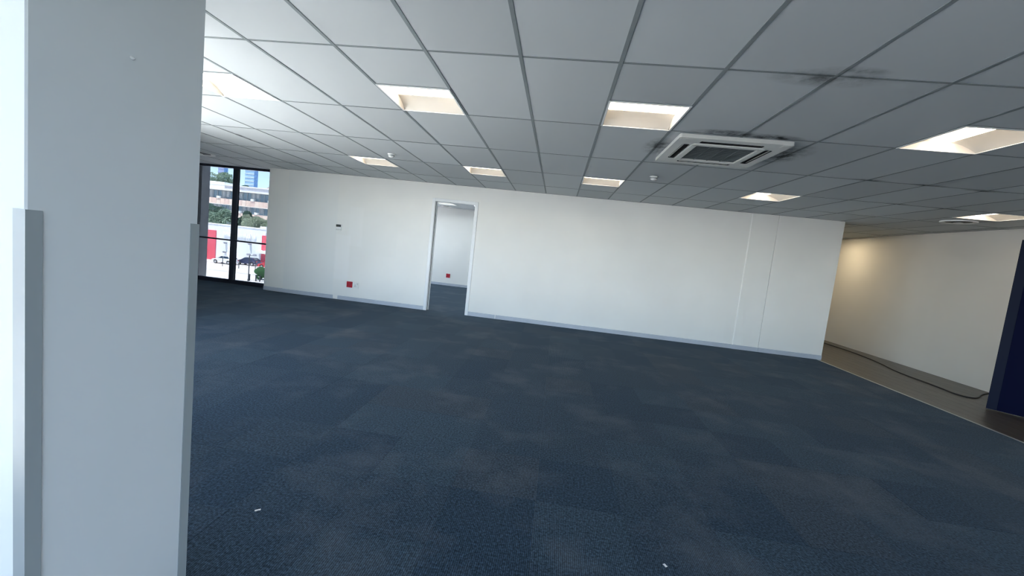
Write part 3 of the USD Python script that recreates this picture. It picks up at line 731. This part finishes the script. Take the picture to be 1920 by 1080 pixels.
def car(name, loc, rz, mat, label, kind=0):
    """A hatchback, front towards -x."""
    c = thing(name, label, "car", loc, rz)
    low = Polygon([(-2.05, 0.30), (-2.08, 0.58), (-1.95, 0.78), (-1.0, 0.98), (0.2, 1.02), (1.7, 1.02), (2.02, 0.92), (2.08, 0.55), (2.02, 0.30)])
    for x in (-1.28, 1.25): low = low.difference(Point(x, 0.33).buffer(0.39))
    bodym = prism(low, -0.86, 0.86, "y")
    cab = prism([(-1.02, 0.97), (-0.30, 1.44), (0.15, 1.50), (1.15, 1.47), (1.85, 1.0)], -0.84, 0.84, "y")
    v = cab.vertices.copy(); k = np.clip((v[:, 2] - 0.97) / 0.5, 0, 1); v[:, 1] *= 1 - 0.18 * k; cab = trimesh.Trimesh(v, cab.faces, process=False)
    obj("body", cat_(bodym, cab), mat, c)
    for s in (-1, 1):
        for a in ([(-0.80, 1.04), (-0.25, 1.39), (0.10, 1.43), (0.10, 1.04)], [(0.18, 1.04), (0.18, 1.43), (1.05, 1.40), (1.38, 1.06)]):
            m = prism(a, -0.012, 0.012, "y"); v = m.vertices.copy(); k = np.clip((v[:, 2] - 0.97) / 0.5, 0, 1); v[:, 1] += s * 0.84 * (1 - 0.18 * k); obj("side_window", trimesh.Trimesh(v, m.faces, process=False), M["carglass"], c)
    ws = [(-0.96, -0.70, 1.02), (-0.96, 0.70, 1.02), (-0.36, 0.60, 1.415), (-0.36, -0.60, 1.415)]
    off = np.array((-0.018, 0, 0.026))
    obj("windscreen", (np.vstack([np.array(ws), np.array(ws) + off]), np.array([(0, 1, 2, 3), (4, 7, 6, 5), (0, 4, 5, 1), (1, 5, 6, 2), (2, 6, 7, 3), (3, 7, 4, 0)])), M["carglass"], c)
    rw = [(1.24, -0.58, 1.43), (1.24, 0.58, 1.43), (1.80, 0.68, 1.05), (1.80, -0.68, 1.05)]; off = np.array((0.02, 0, 0.02))
    obj("rear_window", (np.vstack([np.array(rw), np.array(rw) + off]), np.array([(0, 3, 2, 1), (4, 5, 6, 7), (0, 1, 5, 4), (1, 2, 6, 5), (2, 3, 7, 6), (3, 0, 4, 7)])), M["carglass"], c)
    for x in (-1.28, 1.25):
        for y in (-0.76, 0.76):
            wheel(None, x, y, 0.33, c)
    for y in (-0.6, 0.6):
        obj("headlight", cbox(-2.06, -1.86, y - 0.2, y + 0.2, 0.62, 0.78, 0.04), M["hub"], c)
        obj("tail_light", cbox(1.94, 2.07, y - 0.16, y + 0.16, 0.72, 0.94, 0.03), M["car_red"], c)
        obj("mirror", cbox(-0.78, -0.62, y * 1.5 - 0.09, y * 1.5 + 0.09, 1.0, 1.12, 0.03), mat, c)


car("car", (-59.9, 70.2, G), 0, M["car_white"], "white hatchback parked in front of the restaurant, left of the mullion")
car("car", (-57.2, 72.6, G), 0, M["car_blue"], "dark car parked behind the window mullion")
car("car", (-51.2, 70.6, G), 0, M["car_red"], "red car at the right edge of the window view")
fn = thing("fence", "low dark fence of thin posts and wires along the car park", "fence")
for x in np.arange(-66, -44, 3.05):
    obj("post", cyl(0.05, G, G + 1.5, 8, x, 66.0), M["iron"], fn)
for z in (0.5, 1.0, 1.42):
    obj("wire", tube([(-67, 66, G + z), (-44, 66, G + z)], 0.012, 5), M["iron"], fn)
lp = thing("lamp_post", "slim dark lamp post with two heads outside the window", "lamp post", (-41.7, 53.0, G))
obj("pole", cat_(cyl(0.06, 0, 3.55, 10), cyl(0.10, 0, 0.25, 10)), M["iron"], lp)
obj("arm", tube([(-0.1, 0, 3.55), (0.75, 0, 3.55)], 0.035, 6), M["iron"], lp)
for x in (-0.15, 0.75):
    obj("lamp_head", cbox(x - 0.22, x + 0.22, -0.16, 0.16, 3.52, 3.78, 0.05), M["roofgrey"], lp)
for k, x in enumerate((-42.0, -41.05, -40.45)):
    t = thing("bollard", ("black bollard left of the green bush", "black bollard in front of the green bush", "black bollard right in front of the bush by the window edge")[k], "bollard", (x, 53.6, G), group="black bollards outside the window")
    obj("shaft", cyl(0.08, 0, 0.82, 10), M["iron"], t); obj("cap", lathe([(0.08, 0.82), (0.09, 0.84), (0.07, 0.90), (0, 0.93)], 10), M["iron"], t)


def leaves(n, centre, radii, size, seed, clumps=9):
    r = np.random.default_rng(seed)
    cs = r.normal(size=(clumps, 3)); cs /= np.linalg.norm(cs, axis=1, keepdims=True); cs *= r.uniform(0.25, 0.72, (clumps, 1))
    cr = r.uniform(0.30, 0.50, clumps)
    k = r.integers(0, clumps, n); d = r.normal(size=(n, 3)); d /= np.linalg.norm(d, axis=1, keepdims=True)
    p = (cs[k] + d * (cr[k] * r.uniform(0.6, 1.0, n) ** 0.5)[:, None]) * radii + centre
    a = r.normal(size=(n, 3)); a /= np.linalg.norm(a, axis=1, keepdims=True); b = np.cross(a, r.normal(size=(n, 3))); b /= np.linalg.norm(b, axis=1, keepdims=True)
    s = (size * r.uniform(0.6, 1.3, n))[:, None]
    v = np.stack([p - a * s, p - b * s * 0.45, p + a * s, p + b * s * 0.45], 1).reshape(-1, 3)
    i = np.arange(n)[:, None] * 4
    return v, np.hstack([i, i + 1, i + 2, i + 3])


def tree(x, y, z0, top, rad, mat, label, seed, n=5000, name="tree", size=0.24, group="trees outside the window"):
    t = thing(name, label, "bush" if name == "bush" else "tree", (x, y, z0), group=group if name == "tree" else None)
    H = top - z0
    if name == "tree":
        obj("trunk", tube([(0, 0, 0), (0.05, 0.05, H * 0.3), (0.0, 0.1, H * 0.75)], 0.16 + 0.02 * rad, 8), M["bark"], t)
        c, rr = (0, 0, H - rad * 1.0), (rad, rad, rad * 1.05)
    else:
        obj("stem", tube([(0, 0, 0), (0.03, 0, H * 0.6)], 0.06, 6), M["bark"], t); c, rr = (0, 0, H * 0.48), (rad, rad * 0.8, H * 0.6)
    obj("foliage", leaves(n, np.array(c), np.array(rr), size, seed), mat, t, kind="stuff")


tree(-82.2, 95, G, 4.6, 3.2, M["leaf_mid"], "pale green tree left of the mullion in front of the office block", 1)
tree(-92.6, 104, G, 5.4, 4.6, M["leaf_dark"], "dark green tree at the left edge of the view, in front of the office block", 2)
tree(-84.4, 105.5, G, 4.4, 2.8, M["leaf_dark"], "dark green tree mostly behind the window mullion", 3)
tree(-79.2, 100, G, 2.9, 2.6, M["leaf_pale"], "light tree right of the mullion in front of the office block", 4)
tree(-70.8, 93, G, 4.6, 3.6, M["leaf_pale"], "pale bushy tree at the right edge of the view", 5)
tree(-122.0, 139, G, 19.0, 5.6, M["leaf_mid"], "tall loose tree rising behind the office roof at the left", 6, size=0.36)
tree(-108.6, 137.5, G, 15.4, 4.2, M["leaf_dark"], "dark tree behind the office roof, right of the mullion", 7, size=0.36)
tree(-124.5, 152, G, 14.8, 4.2, M["leaf_mid"], "rounded tree behind the office roof, left of the mullion", 8, size=0.36)
tree(-41.8, 55.6, G, -4.75, 1.5, M["leaf_bush"], "bright green bush beside the lamp post, behind the black bollards", 9, n=5000, name="bush", size=0.09)

# office block
ob = thing("office_block", "long office block with peach panels and banded windows behind the trees", "building")
OY, X0, X1 = 115.0, -126.0, -62.0
obj("core", box(X0, X1, OY + 0.9, OY + 16, G, 9.9), M["lav"], ob)
obj("roof_slab", box(X0 - 0.5, X1 + 0.5, OY - 0.6, OY + 16.5, 9.78, 10.12), M["slab"], ob)
obj("parapet", box(X0, X1, OY + 1.2, OY + 15, 10.12, 11.35), M["lav"], ob)
obj("parapet_cap", box(X0 - 0.2, X1 + 0.2, OY + 0.9, OY + 15.2, 11.35, 11.62), M["slab"], ob)
obj("plant_room", box(-106.5, -100.4, OY + 1.0, OY + 6, 10.12, 12.3), M["slab"], ob)
PWD = 1.36
for lvl, (zs0, zs1, zw1) in enumerate(((5.75, 7.42, 9.78), (2.25, 3.60, 5.75), (-1.4, 0.0, 2.25))):
    obj("sill_slab", box(X0, X1, OY - 0.06, OY + 0.9, zs0 - 0.12, zs0), M["slab"], ob)
    k = 0
    for x in np.arange(-108.8, -80.0, PWD):
        obj("spandrel_panel", cbox(x + 0.03, x + PWD - 0.03, OY, OY + 0.12 + 0.02 * (k % 2), zs0, zs1, 0.02), M["peach"][(k * 7 + lvl) % 3], ob)
        p = obj("window", cbox(x + 0.05, x + PWD - 0.05, OY + 0.55, OY + 0.62, zs1, zw1 - 0.12, 0.01), M["glassblue"], ob)
        if (k * 5 + lvl * 3) % 7 < 3:
            obj("blind", box(x + 0.12, x + PWD - 0.35, OY + 0.50, OY + 0.54, zs1 + 0.5 * ((k + lvl) % 3), zw1 - 0.12), M["curtain"], p)
        if k % 4 == lvl % 2 + 1:
            obj("cooling_unit", cbox(x + 0.2, x + PWD - 0.15, OY - 0.25, OY + 0.5, zs1, zs1 + 0.62, 0.05), M["slab"], ob)
        obj("window_post", box(x - 0.05, x + 0.05, OY + 0.35, OY + 0.7, zs1, zw1), M["curtain"], ob)
        k += 1
obj("ground_storey", box(X0, X1, OY + 0.3, OY + 0.9, G, -1.52), M["curtain"], ob)
hs = thing("rooftop_house", "small pink gabled rooftop house beyond the office roof", "building", (-104.6, 142, 0))
obj("walls", box(-2.6, 2.6, 0, 6, G, 13.2), M["pink"], hs)
obj("roof", prism([(-3.0, 13.2), (3.0, 13.2), (0, 14.9)], -0.3, 6.3, "y"), M["pink"], hs)
obj("chimney", box(-0.5, 0.7, 1, 2, 13.2, 15.8), M["slab"], hs)
hb = thing("background_block", "low grey-blue building beyond the office roof at the right", "building", (-104.0, 160, 0))
obj("walls", box(-14, 16, 0, 10, G, 14.6), M["roofgrey"], hb); obj("roof_edge", box(-14.3, 16.3, -0.3, 10.3, 14.6, 15.0), M["lav"], hb)

# towers
def tower(x0, x1, y, h, mats, floors, label, side):
    t = thing("tower_block", label, "building", (0, 0, 0), group="distant towers")
    obj("shaft", box(x0, x1, y, y + 5, G, h), mats[0], t)
    for k in range(floors):
        z = G + (h - G) * (k + 0.5) / floors
        obj("floor_band", box(x0 - 0.1, x1 + 0.1, y - 0.35, y + 0.05, z - 0.55, z + 0.55), mats[1], t)
    obj("side_wing", box(x1, x1 + side, y + 0.2, y + 4.8, G, h * 0.98), mats[2], t)


tower(-324.0, -314.0, 400, 66, (M["tower"], M["tower_band"], M["tower_dark"]), 20, "pale blue banded glass tower on the skyline, right of the mullion", 0.5)
tower(-354.0, -347.6, 400, 72, (M["tower_pale"], M["tower_pale"], M["tower_dark"]), 22, "mauve tower on the skyline, left of the mullion", 0.5)
